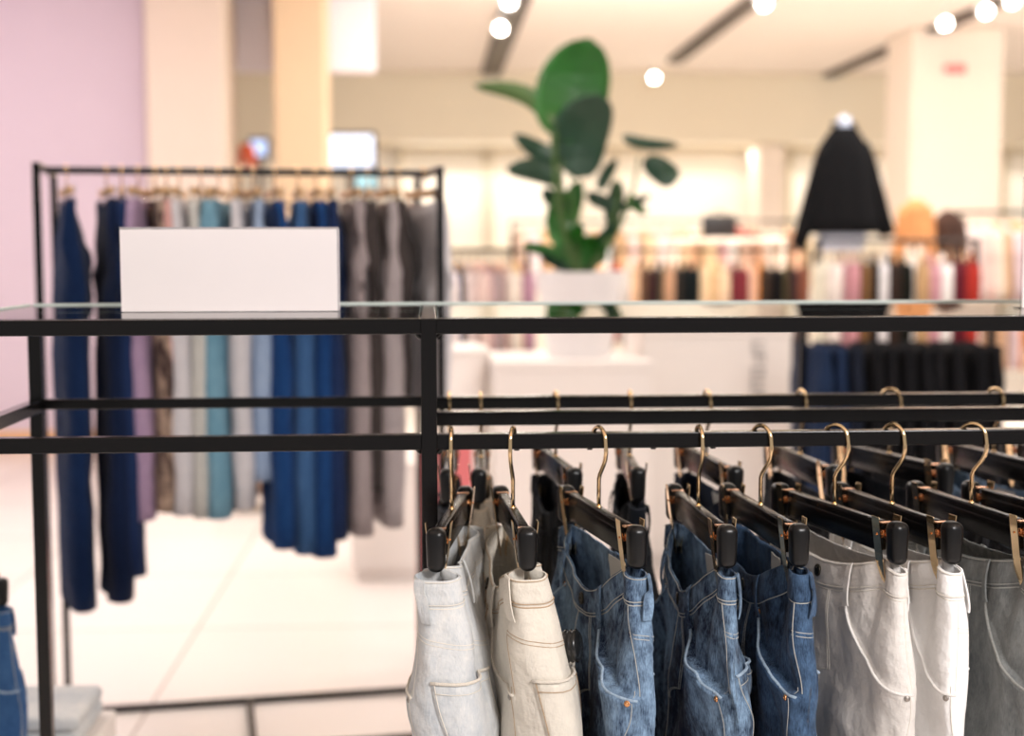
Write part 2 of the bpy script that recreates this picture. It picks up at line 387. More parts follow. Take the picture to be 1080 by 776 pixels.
# ------------------------------------------------------------------ jeans
class Jeans:
    """waist loop clipped at u = +-UC; u runs along the hanger (+ towards the shopper), v across (front = -v)"""
    def __init__(s, seed, we=.020, sag=.06, hipw=.034, bulge=.018, L0=.178, L1=.200, rise=.27, length=.92, gape=.010, zt=-.160, nz=.004, flare=0.0, off=0.0, legw=.085, legh=.034, twist=0.0, blunt=.86):
        s.__dict__.update(locals()); s.cache = {}
    def raw(s, a, d):
        c, n = math.cos(a), math.sin(a)
        k = min(1, d / .19); k = k * k * (3 - 2 * k)
        L = s.L0 + (s.L1 - s.L0) * k
        u = L * math.copysign(abs(c) ** (s.blunt if c > 0 else .86), c)
        we = s.we + (s.hipw - s.we) * k * .9
        wm = .009 + (s.hipw * .9 - .009) * min(1, d / .22)
        f = min(1, max(0, (abs(u) - UC * .55) / (UC * .6)))
        Wd = wm + (we - wm) * f
        pin = .86 * math.exp(-(d / .075) ** 2)
        v = Wd * math.copysign(abs(n) ** .55, n) * (1 - pin * math.exp(-((abs(u) - UC) / .017) ** 2))
        q = max(0, 1 - (u / UC) ** 2)
        fr = max(0, -n)
        dz = 0
        if n < 0:
            dz = -s.sag * q * math.exp(-(d / .3) ** 2) * min(1, fr * 3); v -= s.bulge * q ** .8 * (1 - .35 * k) * min(1, fr * 2)
        else:
            dz = -.012 * q; v += (.008 + .022 * k) * q ** .8 * min(1, n * 2)
        # flap at the near end stays level, dips slightly past the clip
        e = max(0, (abs(u) - UC) / (L - UC + 1e-6)); dz -= .010 * e * math.exp(-d / .1)
        if u > 0: v += s.off * min(1, d / .22) * (u / L)
        sd = s.seed * 13.7
        w = noise.noise(Vector((u * 13 + sd, d * 9, (1 if n > 0 else -1) * 3.1 + n))) * s.nz * (1 + 3 * min(1, d / .2))
        w += noise.noise(Vector((u * 40 + sd, d * 16 - u * 20, n * 2.0))) * s.nz * .5
        w *= min(1, abs(n) * 3) if d < .02 else 1
        v += w * (1 if n > 0 else -1)
        z = s.zt - d + dz
        return Vector((u, v, z))
    def ring(s, d):
        key = round(d, 5)
        if key not in s.cache:
            N = 240; pts = [s.raw(2 * math.pi * i / N, d) for i in range(N + 1)]
            acc = [0]
            for p, q in zip(pts, pts[1:]): acc.append(acc[-1] + math.hypot(q.x - p.x, q.y - p.y))
            s.cache[key] = (pts, acc)
        return s.cache[key]
    def at(s, arc, d, off=0.0):
        """arc metres from the near side seam (+ towards the back), as a fraction of .76 m"""
        Q = .003
        def one(arc, k):
            pts, acc = s.ring(k * Q); T = acc[-1]; t = (arc / .76 * T) % T
            i = min(len(acc) - 2, max(0, bisect.bisect_right(acc, t) - 1))
            return pts[i].lerp(pts[i + 1], (t - acc[i]) / max(1e-9, acc[i + 1] - acc[i]))
        def base(arc, d):
            k = d / Q; k0 = math.floor(k)
            return one(arc, k0).lerp(one(arc, k0 + 1), k - k0)
        real = arc + s.twist
        p = base(real, d)
        e = .004
        n = (base(real + e, d) - base(real - e, d)).cross(base(real, d + e) - base(real, d - e if d > e else d))
        n = n.normalized() if n.length > 1e-12 else Vector((0, 1, 0))
        if n.dot(Vector((0, p.y, 0)) + Vector((p.x * .15, 0, 0))) < 0: n = -n
        g = s.gapeoff(arc, d)
        return p + n * (off + g)
    def pcurve(s, arc):
        """front pocket opening: depth of the edge at this arc (arc < 0 is the front)"""
        x = -arc
        if x < 0 or x > .118: return None
        return .163 - .125 * (x / .118) ** 2.2
    def gapeoff(s, arc, d):
        T = .76; a = ((arc + T / 2) % T) - T / 2
        for base, sg in ((0, 1), (T / 2, -1)):
            x = a if sg == 1 else (-(a - T / 2) if a > 0 else -(a + T / 2))
            if sg == -1: x = -abs(abs(a) - T / 2) if a < 0 else 1
            pc = s.pcurve(x) if x <= 0 else None
            if pc is not None and d > pc:
                m = max(0, 1 - ((-x - .040) / .075) ** 2)
                return s.gape * m * math.exp(-((d - pc) / .07)) * min(1, (d - pc) / .004)
        return 0.0

def make_jeans(seed, M, Mhem, Mthread, label, group, x, y, zrail, th, prm, detail=2, btn=-.19, name='jeans', Mpatch=None, leather=None, cat='jeans'):
    J = Jeans(seed, **prm)
    t = thing(name, label, cat, (x, y, zrail), R(-90 + th), group)
    n = 200 if detail == 2 else (96 if detail == 1 else 44)
    m = 64 if detail == 2 else (26 if detail == 1 else 9)
    b = MB(); rings = []
    for i in range(m + 1):
        d = J.rise * i / m
        rings.append([J.at(.76 * j / n, d) if detail else J.raw(2 * math.pi * j / n, d) for j in range(n)])
    b.loft(rings)
    # legs, continuing the two halves of the body
    last = rings[-1]; q = n // 4
    halves = (list(range(-q, q + 1)), list(range(q, 3 * q + 1)))
    mm = 30 if detail == 2 else (20 if detail == 1 else 10)
    for si, idx in enumerate(halves):
        sgn = 1 if si == 0 else -1
        src = [last[k % n] for k in idx]; lr = []
        cn = len(src)
        for i in range(mm + 1):
            f = i / mm; d = J.rise + (J.length - J.rise) * f
            k = min(1, f / .22); k = k * k * (3 - 2 * k)
            cu = sgn * (.104 - .022 * f) ; hl = .086 + (J.legw * .82 - .086) * f ; hv = J.legh - .004 * f
            ring = []
            for j, p in enumerate(src):
                a = (-math.pi + 2 * math.pi * (j + .5) / cn) if si == 0 else (2 * math.pi * (j + .5) / cn)
                e = Vector((cu + hl * math.cos(a), hv * math.copysign(abs(math.sin(a)) ** .8, math.sin(a)) , 0))
                w = noise.noise(Vector((e.x * 12 + seed * 5, d * 7, (e.y > 0) * 2 + si * 7))) * .010
                e.y += w + .004 * sgn + J.off * (1 - f)
                z = p.z - (J.length - J.rise) * f
                ring.append(Vector((p.x * (1 - k) + e.x * k, p.y * (1 - k) + e.y * k, z)))
            lr.append(ring)
        b.loft(lr)
    bmesh.ops.remove_doubles(b.b, verts=b.b.verts, dist=.00005)
    o = b.build('denim_body', M, t, smooth=True)
    so = o.modifiers.new('thickness', 'SOLIDIFY'); so.thickness = .0014; so.offset = -1
    if detail == 0: return t
    T = .76; NW = 170 if detail == 2 else 90
    wb = MB()
    fr = -T / 4
    rows = [0, .001, .010, .020, .030, .037, .038]
    offs = [.0006, .0022, .0026, .0026, .0026, .0022, .0004]
    wb.loft([[J.at(T * j / NW, d, o_) for j in range(NW)] for d, o_ in zip(rows, offs)])
    w = wb.build('waistband', M, t, smooth=True); w.modifiers.new('thickness', 'SOLIDIFY').thickness = .0018
    st = MB()
    def line(pts, off=.0016, r=.0006):
        st.tube([J.at(a, d, off) for a, d in pts], r, 5)
    def lerp_path(a0, d0, a1, d1, k=24): return [(a0 + (a1 - a0) * i / k, d0 + (d1 - d0) * i / k) for i in range(k + 1)]
    for d in (.0025, .0350): st.tube([J.at(T * j / NW, d, .0030) for j in range(NW)], .0007, 5, closed=True)
    st.tube([J.at(T * j / NW, .040, .0012) for j in range(NW)], .0010, 5, closed=True)
    for sgn in (1, -1):
        A = (lambda v: v) if sgn == 1 else (lambda v: T / 2 - v)
        def L2(pts, *k): line([(A(a), d) for a, d in pts], *k)
        for o_ in (0.0, .0055): L2(lerp_path(.0, .078 + o_, .185, .112 + o_))                                # yoke
        L2(lerp_path(.0015, .040, .0015, J.rise), .0012, .0008); L2(lerp_path(-.004, .155, -.004, J.rise))       # side seam
    # fly
    for o_ in (0, .004):
        pts = [(fr + .042 - o_, .04 + .12 * i / 14) for i in range(15)] + [(fr + .042 - o_ - .036 * math.sin(R(9 * i)), .16 + .03 * (1 - math.cos(R(9 * i)))) for i in range(1, 11)]
        line(pts)
    line(lerp_path(fr, .04, fr, J.rise), .0012, .0012)
    stg = None
    # pockets on the back
    for sgn in (1, -1):
        A = (lambda v: v) if sgn == 1 else (lambda v: T / 2 - v)
        a0, a1, dt, db = .030, .160, .138, .272
        gp = MB(); NI, NJ = 14, 16; rings = []
        def pk(fx, fy, off):
            tip = .018 * (1 - abs(2 * fx - 1)); inset = .012 * fy
            a = a0 + inset + (a1 - a0 - 2 * inset) * fx
            d = dt + .006 * fx + (db - dt + tip - .004) * fy
            return J.at(A(a), d, off)
        grid = [[pk(i / NI, j / NJ, .0018 + .003 * math.sin(math.pi * i / NI) * math.exp(-j / 3)) for i in range(NI + 1)] for j in range(NJ + 1)]
        gp.loft(grid, close_ring=False)
        p_ = gp.build('back_pocket', M, t, smooth=True); sm = p_.modifiers.new('thickness', 'SOLIDIFY'); sm.thickness = .002; sm.offset = 0
        if detail == 2:
            hm = MB(); hm.tube([pk(i / NI, 0.0, .0038 + .003 * math.sin(math.pi * i / NI)) for i in range(NI + 1)], .0022, 8)
            tag(hm.build('pocket_hem', Mhem, p_, smooth=True), 'worn pale pocket hem')
            edge = [pk(0.03, j / NJ, .0032) for j in range(NJ)] + [pk(.03 + .94 * i / NI, .98, .0032) for i in range(NI + 1)] + [pk(.97, 1 - j / NJ, .0032) for j in range(1, NJ + 1)]
            st.tube(edge, .0007, 5); st.tube([pk(.03 + .94 * i / NI, .10, .0050) for i in range(NI + 1)], .0006, 5)
    tag(st.build('stitching', Mthread, t, smooth=True), 'contrast stitching along the seams')
    # front pocket edges, rolled and worn
    for sgn in (1, -1):
        A = (lambda v: v) if sgn == 1 else (lambda v: T / 2 - v)
        pts = []
        for i in range(31):
            x = .116 * i / 30; d = J.pcurve(-x)
            pts.append(J.at(A(-x) if sgn == 1 else A(-x), d + .003, .0016))
        pe = MB(); pe.tube(pts, .0021, 8)
        pe2 = pe.build('front_pocket_edge', Mhem, t, smooth=True); tag(pe2, 'worn pale edge of the front pocket')
        if detail == 2:
            for (a, d) in ((-.007, .170), (-.112, .052)):
                rv = MB()
                c = J.at(A(a), d, .0016); nn = (J.at(A(a), d, .01) - c).normalized()
                Mx = Matrix.Translation(c) @ nn.to_track_quat('Z', 'Y').to_matrix().to_4x4()
                rv.lathe([(.0038, -.001), (.0042, .001), (.003, .0018), (.0016, .0014), (.0012, .0026), (0, .003)], n=14, M=Mx)
                rv.build('rivet', M_copper if Mhem in (H_blue,) else M_rivet, t, smooth=True)
    # belt loops: stand off the band in the middle
    for k, a in enumerate((.024, T / 4, T / 2 - .024, -.105, -T / 2 + .105)):
        lp = MB(); rg = []
        for i in range(13):
            f = i / 12; d = -.003 + .064 * f if i else .0
            o_ = (.0034 + .0045 * math.sin(math.pi * f) ** .7)
            hw = .0052
            p0 = [J.at(a - hw, max(0, d), o_), J.at(a + hw, max(0, d), o_), J.at(a + hw, max(0, d), o_ + .0022), J.at(a - hw, max(0, d), o_ + .0022)]
            rg.append(p0)
        lp.loft(rg, True, True, True); l_ = lp.build('belt_loop', M, t)
    # button
    c = J.at(fr + .006 , .018, .0028); nn = (J.at(fr + .006, .018, .02) - c).normalized()
    Mx = Matrix.Translation(c) @ nn.to_track_quat('Z', 'Y').to_matrix().to_4x4()
    bt = MB(); bt.lathe([(.0085, 0), (.0092, .0015), (.0088, .003), (.0070, .0034), (.0064, .0024), (.0050, .0022), (.0046, .0034), (.0030, .0036), (.0024, .0024), (0, .0022)], n=24, M=Mx)
    for i in range(12):
        a = R(30 * i); bt.tube([Mx @ Vector((.0052 * math.cos(a), .0052 * math.sin(a), .003)), Mx @ Vector((.0064 * math.cos(a), .0064 * math.sin(a), .003))], .0005, 5)
    tag(bt.build('button', M_bronze, t, smooth=True), 'dark metal shank button')
    if Mpatch:                                          # woven label on the inside of the back waistband
        pm = MB(); g = [[J.at(T / 4 - .05 + .06 * i / 6, .004 + .05 * j / 6, -.004) for i in range(7)] for j in range(7)]
        pm.loft(g, close_ring=False); q_ = pm.build('woven_label', Mpatch, t); q_.modifiers.new('thickness', 'SOLIDIFY').thickness = .001
        tag(q_, 'pale woven label sewn inside the waistband')
    return t

def dn(base, light, c=.5, **k): return denim('denim_%d_%d_%d' % base, s2l(base), s2l(light), c, **k)
D_ice = dn((176, 184, 192), (228, 226, 222), .55)
D_cream = dn((206, 200, 190), (230, 222, 208), .5)
D_blue = dn((20, 33, 60), (150, 180, 210), .8, bias=.06, fade_scale=4.5)
D_blue2 = dn((17, 29, 54), (146, 176, 206), .85, bias=.065, fade_scale=4.5)
D_mid = dn((14, 24, 42), (84, 112, 146), .8, bias=.05, fade_scale=4.5)
D_ecru = dn((208, 202, 196), (234, 230, 226), .4)
D_wht = dn((236, 234, 233), (246, 244, 242), .3)
D_grey = dn((90, 94, 96), (150, 152, 150), .6)
D_black = dn((13, 15, 20), (34, 38, 46), .5)
D_navy = dn((16, 22, 38), (40, 52, 76), .5)
D_beige = dn((120, 108, 94), (168, 154, 136), .5)
D_dgrey = dn((30, 30, 34), (58, 58, 62), .5)
H_pale = mat('pale_worn_hem', s2l((216, 208, 196)), .95, bump=.8, bscale=500, var=.15, vscale=300)
H_cream = mat('cream_hem', s2l((222, 206, 180)), .95, bump=.8, bscale=500, var=.1, vscale=300)
H_blue = mat('faded_blue_hem', s2l((156, 176, 196)), .95, bump=.9, bscale=500, var=.45, vscale=260)
H_dblue = mat('dark_blue_hem', s2l((92, 110, 132)), .95, bump=.9, bscale=500, var=.45, vscale=260)
H_white = mat('white_hem', s2l((232, 228, 224)), .95, bump=.6, bscale=500)
H_grey = mat('grey_hem', s2l((150, 150, 146)), .95, bump=.9, bscale=500, var=.3, vscale=260)
H_black = mat('black_hem', s2l((44, 46, 52)), .95, bump=.6, bscale=500)
T_tan = mat('tan_thread', s2l((178, 152, 124)), .8)
T_pale = mat('pale_thread', s2l((176, 176, 172)), .8)
T_white = mat('white_thread', s2l((226, 220, 210)), .8)
T_dark = mat('dark_thread', s2l((64, 68, 76)), .8)

YH = YF
GF = 'black and gold trouser hangers on the front rail'; GR = 'black and gold trouser hangers on the rear rail'
GJ = 'jeans hanging from the front rail'; GK = 'jeans hanging from the rear rail'
# (pixel column of the shaft, bar turn, hook turn)
front = [(476.5, -8, -3, 'pale ice-blue jeans at the left end'), (541, 3.3, -14, 'cream jeans'), (631.5, 11, 22, 'light blue jeans with the leaning front waistband'),
         (736.6, 2.5, 4, 'faded blue jeans'), (802, 4.7, 32, 'mid blue jeans with a copper rivet'), (880, 14, 46, 'ecru jeans with a dark button'),
         (940.5, 10, 34, 'plain white jeans'), (1024, 9, 48, 'grey jeans'), (1092, 12, 30, 'last jeans at the right edge')]
FX = []
for i, (px, th, hk, what) in enumerate(front):
    x = P(px, 540, YH).x; FX.append((x, th))
    place_hanger(x, YH, ZH, th, hk, 'front-rail hanger holding the ' + what if i < 8 else 'front-rail hanger cut off by the right edge of the photo', GF)
fj = [
 (D_ice, H_pale, T_white, 'pale ice-blue jeans with a back pocket showing, leftmost on the front rail', dict(we=.044, sag=.03, hipw=.050, bulge=.004, gape=.004, off=.020, twist=-.040, blunt=.5), None),
 (D_cream, H_pale, T_tan, 'cream jeans with a tan-stitched back pocket, second on the front rail', dict(we=.036, sag=.055, hipw=.050, bulge=.018, gape=.004, off=.036, twist=-.050, blunt=.5), None),
 (D_blue, H_blue, T_pale, 'light blue washed jeans with gaping front pocket, third on the front rail', dict(we=.018, sag=.062, hipw=.026, bulge=.012, gape=.026, off=-.002, nz=.006, twist=-.012), M_label),
 (D_blue2, H_blue, T_pale, 'faded blue jeans right of the bright gap, fourth on the front rail', dict(we=.016, sag=.066, hipw=.025, bulge=.018, gape=.024, nz=.006, twist=-.012), M_label),
 (D_mid, H_blue, T_pale, 'mid blue jeans with a copper rivet, fifth on the front rail', dict(we=.016, sag=.046, hipw=.026, bulge=.012, gape=.022, nz=.006, twist=-.012), M_label),
 (D_ecru, H_white, T_white, 'off-white ecru jeans with a dark button and fly, sixth on the front rail', dict(we=.020, sag=.024, hipw=.032, bulge=.012, gape=.006), None),
 (D_wht, H_white, T_white, 'plain bright white jeans, seventh on the front rail', dict(we=.020, sag=.02, hipw=.028, bulge=.008, gape=.006), None),
 (D_grey, H_grey, T_pale, 'mid grey denim jeans with a curved front pocket, eighth on the front rail', dict(we=.020, sag=.02, hipw=.032, bulge=.01, gape=.012), None),
 (D_dgrey, H_black, T_dark, 'dark jeans on the last hanger at the right edge of the front rail', dict(we=.018, sag=.02, hipw=.03, bulge=.01, gape=.006), None),
]
for i, ((x, th), (m_, hm, tr, lab, prm, lb)) in enumerate(zip(FX, fj)):
    make_jeans(i + 1, m_, hm, tr, lab, GJ, x, YH, ZH, th, prm, 2 if i < 8 else 1, Mpatch=lb)

YR = YB - .01
rear = [(474, -2, 0, D_dgrey, H_grey, 'charcoal'), (507, -3, 0, D_beige, H_cream, 'beige'), (586, 6, 8, D_black, H_black, 'black'),
        (664, -3, 0, D_black, H_black, 'jet black'), (745, 6, 10, D_navy, H_black, 'dark navy'), (844, 5, 14, D_dgrey, H_black, 'washed black'),
        (938, 16, 50, D_black, H_black, 'plain black'), (1048, 11, 26, D_blue, H_blue, 'light blue'), (1120, 12, 20, D_black, H_black, 'black')]
for i, (px, th, hk, m_, hm, nm) in enumerate(rear):
    x = P(px, 480, YR).x
    place_hanger(x, YR, ZH, th, hk, '%s hanger from the left on the rear rail, black with gold clips' % ORD[i], GR)
    make_jeans(20 + i, m_, hm, T_tan if nm == 'beige' else T_dark, '%s jeans %s from the left on the rear rail' % (nm, ORD[i]), GK, x, YR, ZH, th,
               dict(we=.018, sag=.045, hipw=.026, bulge=.012, gape=.004), 1, Mpatch=M_label if i in (2, 4, 7) else None)
# hard security tag on the cream jeans
c = P(603, 681, 1.86)
sg = MB(); Mx = Matrix.Translation(c) @ Matrix.Rotation(R(82), 4, 'Y') @ Matrix.Rotation(R(20), 4, 'X')
sg.lathe([(.010, -.012), (.020, -.010), (.0225, -.006), (.0205, -.004), (.0205, -.002), (.0225, 0), (.0205, .002), (.0205, .004), (.0225, .007), (.018, .011), (0, .012)], n=32, M=Mx)
tag(sg.build('security_tag', M_seclab, smooth=True), 'round black plastic security tag pinned between the cream and the light blue jeans', 'security tag')
# ------------------------------------------------------------------ second rack, behind at the left
a_, b_ = P(38, 176, 3.95), P(464, 178, 4.12)
ang = math.atan2(b_.y - a_.y, b_.x - a_.x)
RW = (b_ - a_).length; RZ = (a_.z + b_.z) / 2 + .01; RD = .45
br = thing('garment_rack', 'black open-frame garment rack full of coloured trousers behind the sign at the left', 'clothes rack', (a_.x, a_.y, 0), ang)
t_ = .020
def bk(name, x0, x1, y0, y1, z0, z1): return MB().box(x0, x1, y0, y1, z0, z1, .001).build(name, M_black, br)
for x in (0, RW):
    for y in (0, RD): bk('post', x - t_ / 2, x + t_ / 2, y - t_ / 2, y + t_ / 2, 0, RZ)
    bk('cross_rail', x - t_ / 2, x + t_ / 2, t_ / 2, RD - t_ / 2, RZ - t_, RZ)
bk('hanging_rail', t_ / 2, RW - t_ / 2, .21, .23, RZ - t_, RZ)
for y in (0, RD): bk('base_rail', t_ / 2, RW - t_ / 2, y - t_ / 2, y + t_ / 2, 0.0, t_)
for x in (0, RW / 2, RW): bk('base_rail', x - t_ / 2, x + t_ / 2, t_ / 2, RD - t_ / 2, 0.0, t_)
GB = 'trousers on the garment rack behind'; GH = 'hangers on the garment rack behind'
cols = {'navy': dn((10, 27, 58), (22, 44, 82), .5), 'deep navy': dn((8, 21, 46), (20, 34, 66), .5), 'mauve': dn((140, 116, 146), (176, 152, 178), .5),
        'patterned brown': dn((60, 44, 44), (196, 170, 150), 1.0, fade_scale=14), 'pale grey': dn((176, 176, 172), (206, 204, 198), .5),
        'teal blue': dn((82, 128, 152), (128, 168, 186), .5), 'silver grey': dn((188, 186, 192), (216, 212, 214), .4), 'dark teal': dn((30, 66, 96), (50, 84, 116), .5),
        'royal blue': dn((12, 44, 92), (34, 74, 128), .5), 'denim blue': dn((36, 70, 116), (72, 108, 152), .5), 'ink blue': dn((16, 32, 66), (34, 52, 92), .5),
        'taupe': dn((138, 126, 128), (170, 158, 158), .5), 'dark brown': dn((48, 42, 42), (78, 70, 68), .5), 'warm grey': dn((150, 140, 142), (180, 170, 170), .5),
        'light blue': dn((128, 150, 184), (170, 188, 212), .5), 'dusty rose': dn((190, 140, 136), (214, 168, 160), .5)}
# pixel column, colour, drop of waist, length, turn, leg width
bj = [(71, 'navy', 0.0, 1.15, 7, .11), (113, 'deep navy', 0, 1.13, 8, .10), (129, 'ink blue', .0, 1.06, 0, .08), (147, 'mauve', .0, .90, -14, .07), (164, 'patterned brown', 0, .88, 12, .06),
      (176, 'dusty rose', 0, .86, 2, .05), (190, 'silver grey', 0, .89, -10, .07), (213, 'pale grey', 0, .90, -15, .07), (232, 'teal blue', 0, .90, -20, .10), (253, 'silver grey', 0, .88, -8, .07), (267, 'light blue', 0, .80, 10, .05),
      (289, 'royal blue', .0, 1.0, 12, .08), (314, 'denim blue', 0, 1.02, 6, .07), (332, 'royal blue', 0, 1.03, 10, .08), (348, 'ink blue', 0, .98, 5, .08), (370, 'taupe', 0, .97, 16, .09),
      (388, 'dark brown', 0, .84, 4, .06), (405, 'warm grey', 0, .95, 16, .08), (420, 'dark brown', 0, .56, 0, .05), (446, 'silver grey', .0, .60, 34, .10)]
protoJ = {}
for i, (px, cn, dz, ln, th, lw) in enumerate(bj):
    Yg = a_.y + .22 + (px - 38) / 427 * .17
    x = P(px, 200, Yg).x; th = math.degrees(math.atan((455 - px) / FPX)) + th * .55
    lx = (x - a_.x) * math.cos(ang)
    y = a_.y + lx * math.tan(ang) + .22
    zr = RZ
    if i == 0: bar0 = make_bar_hanger(); o = bar0
    else: o = copy_thing(bar0)
    o.location = (x, y, zr); o.rotation_euler = (0, 0, R(-90 + th)); tag(o, '%s hanger from the left on the rear garment rack' % ORD[i].capitalize(), 'hanger', GH)
    make_jeans(50 + i, cols[cn], H_black, T_dark, '%s trousers, %s from the left on the rear garment rack' % (cn, ORD[i]), GB, x, y, zr, th,
               dict(we=.024, sag=.03, hipw=.030, bulge=.004, length=ln + .02, legw=lw, legh=.043 if i < 3 else .038, nz=.008, zt=-.090, off=.01 * math.sin(i * 2.1)), 0, name='trousers', cat='trousers')

# ------------------------------------------------------------------ white furniture
def boxthing(name, label, cat, p0, p1, ytop, Y, dep, m, group=None, bev=.01, z0=0.0):
    a, b = P(p0, 300, Y).x, P(p1, 300, Y).x; zt = P((p0 + p1) / 2, ytop, Y).z
    t = thing(name, label, cat, ((a + b) / 2, Y + dep / 2, z0), 0, group); w = (b - a) / 2; h = zt - z0
    MB().box(-w, w, -dep / 2, dep / 2, h - .04, h, .004).build('top', m, t)
    MB().box(-w + .006, w - .006, -dep / 2 + .006, dep / 2 - .006, .06 if h > .3 else .02, h - .04, bev / 3).build('carcass', m, t)
    MB().box(-w + .03, w - .03, -dep / 2 + .03, dep / 2 - .03, 0, .06 if h > .3 else .02).build('plinth', m, t)
    return t
cab = boxthing('display_cabinet', 'tall white display cabinet behind the rear rail, with faint grey vertical lettering', 'cabinet', 678, 838, 345, 6.3, .6, M_white)
boxthing('pedestal', 'low white pedestal carrying the potted plant', 'pedestal', 520, 690, 381, 6.0, .62, M_white)
boxthing('display_plinth', 'low white plinth on the floor at the right foot of the garment rack', 'plinth', 366, 452, 488, 6.1, .5, M_white)
# lettering on the cabinet: upright grey strokes, read sideways
M_ink = mat('grey_lettering', s2l((186, 182, 180)), .6)
lt = MB(); cx, cy = cab.location.x, cab.location.y - .3
p = P(800, 360, 6.3); zz = p.z - 0.0; x0 = p.x
random.seed(3)
for k, (hgt, kind) in enumerate([(.05, 0), (.045, 1), (.05, 2), (.045, 0), (.05, 1), (.05, 2), (.045, 1)]):
    z1 = zz - k * .058
    def s_(xa, xb, za, zb): lt.box(x0 + xa - cx, x0 + xb - cx, -.302, -.2995, z1 + za, z1 + zb)
    s_(-.03, .03, -.008, 0)
    if kind == 0: s_(-.03, .03, -.045, -.037); s_(-.03, -.022, -.045, 0)
    elif kind == 1: s_(.022, .03, -.04, 0); s_(-.004, .004, -.04, 0)
    else: s_(-.03, .03, -.04, -.032); s_(.02, .03, -.04, 0); s_(-.03, -.02, -.04, 0)
lt.build('lettering', M_ink, cab)
# round white bin left of the pedestal
p = P(493, 366, 6.4)
bn = thing('white_bin', 'rounded white bin left of the plant pedestal', 'bin', (p.x, 6.4, 0))
MB().lathe([(.085, 0), (.09, .02), (.095, p.z - .06), (.092, p.z - .03)], n=32).build('body', M_white, bn, auto=True)
MB().lathe([(.099, 0), (.099, .015), (.085, .035), (.04, .048), (0, .05)], (0, 0, p.z - .03), n=32).build('lid', M_white, bn, smooth=True)
# pink board
p = P(468, 466, 4.9); q = P(468, 600, 4.9)
pb = MB(); w = 30 / 1500 * 4.9; pb.box(-w, w, -.01, .01, 0, p.z - .0, .003)
pb = pb.build('display_board', mat('coral_pink_board', s2l((240, 130, 132)), .5), loc=(p.x, 4.9, 0))
tag(pb, 'coral pink upright board just visible beside the centre post', 'display board')
# low bench with shoes
bt = thing('low_bench', 'low brown bench on the floor behind the hanging trousers', 'bench', (P(268, 530, 7.9).x, 7.9, 0))
M_wood = mat('brown_wood', s2l((120, 92, 72)), .5, var=.2, vscale=20)
MB().box(-.20, .20, -.15, .15, .10, .15, .005).build('seat', M_wood, bt)
for sx in (-1, 1):
    for sy in (-1, 1): MB().box(sx * .19 - .015, sx * .19 + .015, sy * .12 - .015, sy * .12 + .015, 0, .10, .002).build('leg', M_wood, bt)

# ------------------------------------------------------------------ potted plant
pt = P(611, 384, 6.25); ptop = P(611, 286, 6.25)
pl = thing('potted_plant', 'large green strelitzia plant in a round white pot on the pedestal', 'plant', (pt.x, 6.25, P(605, 381, 6.0).z))
ph = ptop.z - pl.location.z
MB().lathe([(.13, 0), (.14, .01), (.19, ph - .02), (.200, ph), (.185, ph), (.178, ph - .05), (0, ph - .05)], n=48).build('pot', mat('white_ceramic', s2l((238, 234, 234)), .35), pl, auto=True)
MB().lathe([(.176, ph - .052), (.176, ph - .035), (0, ph - .028)], n=32).build('soil', M_soil, pl, smooth=True)
M_leaf = mat('green_leaf', s2l((30, 100, 22)), .38, 0, .5, .15, 40, .35, 9)
M_leafd = mat('dark_green_leaf', s2l((22, 62, 40)), .4, 0, .5, .15, 40, .3, 9)
M_stem = mat('green_stem', s2l((70, 100, 44)), .5, var=.2)
def leaf(px0, py0, px1, py1, wpx, m, fold=.25, depth=0.0, curve=0.0, broad=(1, 0, 0)):
    """blade from base pixel to tip pixel at the plant's distance, real size; fold = V of the midrib"""
    A = P(px0, py0, 6.25) - pl.location; B = P(px1, py1, 6.25 + depth) - pl.location
    ax = (B - A); Ln = ax.length; axn = ax.normalized(); side = axn.cross(Vector((0, 1, 0))).normalized(); nrm = side.cross(axn)
    w = wpx / 1500 * 6.25 / 2; b = MB(); rows = []
    for i in range(17):
        f = i / 16; ww = w * max(.03, (1 - abs(2 * f ** .85 - 1) ** 2.4) ** .55)
        c = A + axn * Ln * f + side * curve * math.sin(math.pi * f) + nrm * (.05 * math.sin(math.pi * f))
        rows.append([c + side * ww * k + nrm * (abs(k) * fold * ww + .006 * math.sin(f * 40 + k * 3)) for k in (-1, -.75, -.5, -.25, -.02, .02, .25, .5, .75, 1)])
    b.loft(rows, close_ring=False)
    o = b.build('leaf', m, pl, smooth=True); o.modifiers.new('thickness', 'SOLIDIFY').thickness = .0015
    return A
def stem(px1, py1, bend=0):
    B = P(px1, py1, 6.25) - pl.location; A = Vector((random.uniform(-.03, .03), random.uniform(-.03, .03), ph - .03))
    pts = [A.lerp(B, i / 10) + Vector((bend * math.sin(math.pi * i / 10), 0, 0)) for i in range(11)]
    MB().tube(pts, [.011 - .0006 * i for i in range(11)], 8).build('stem', M_stem, pl, smooth=True)
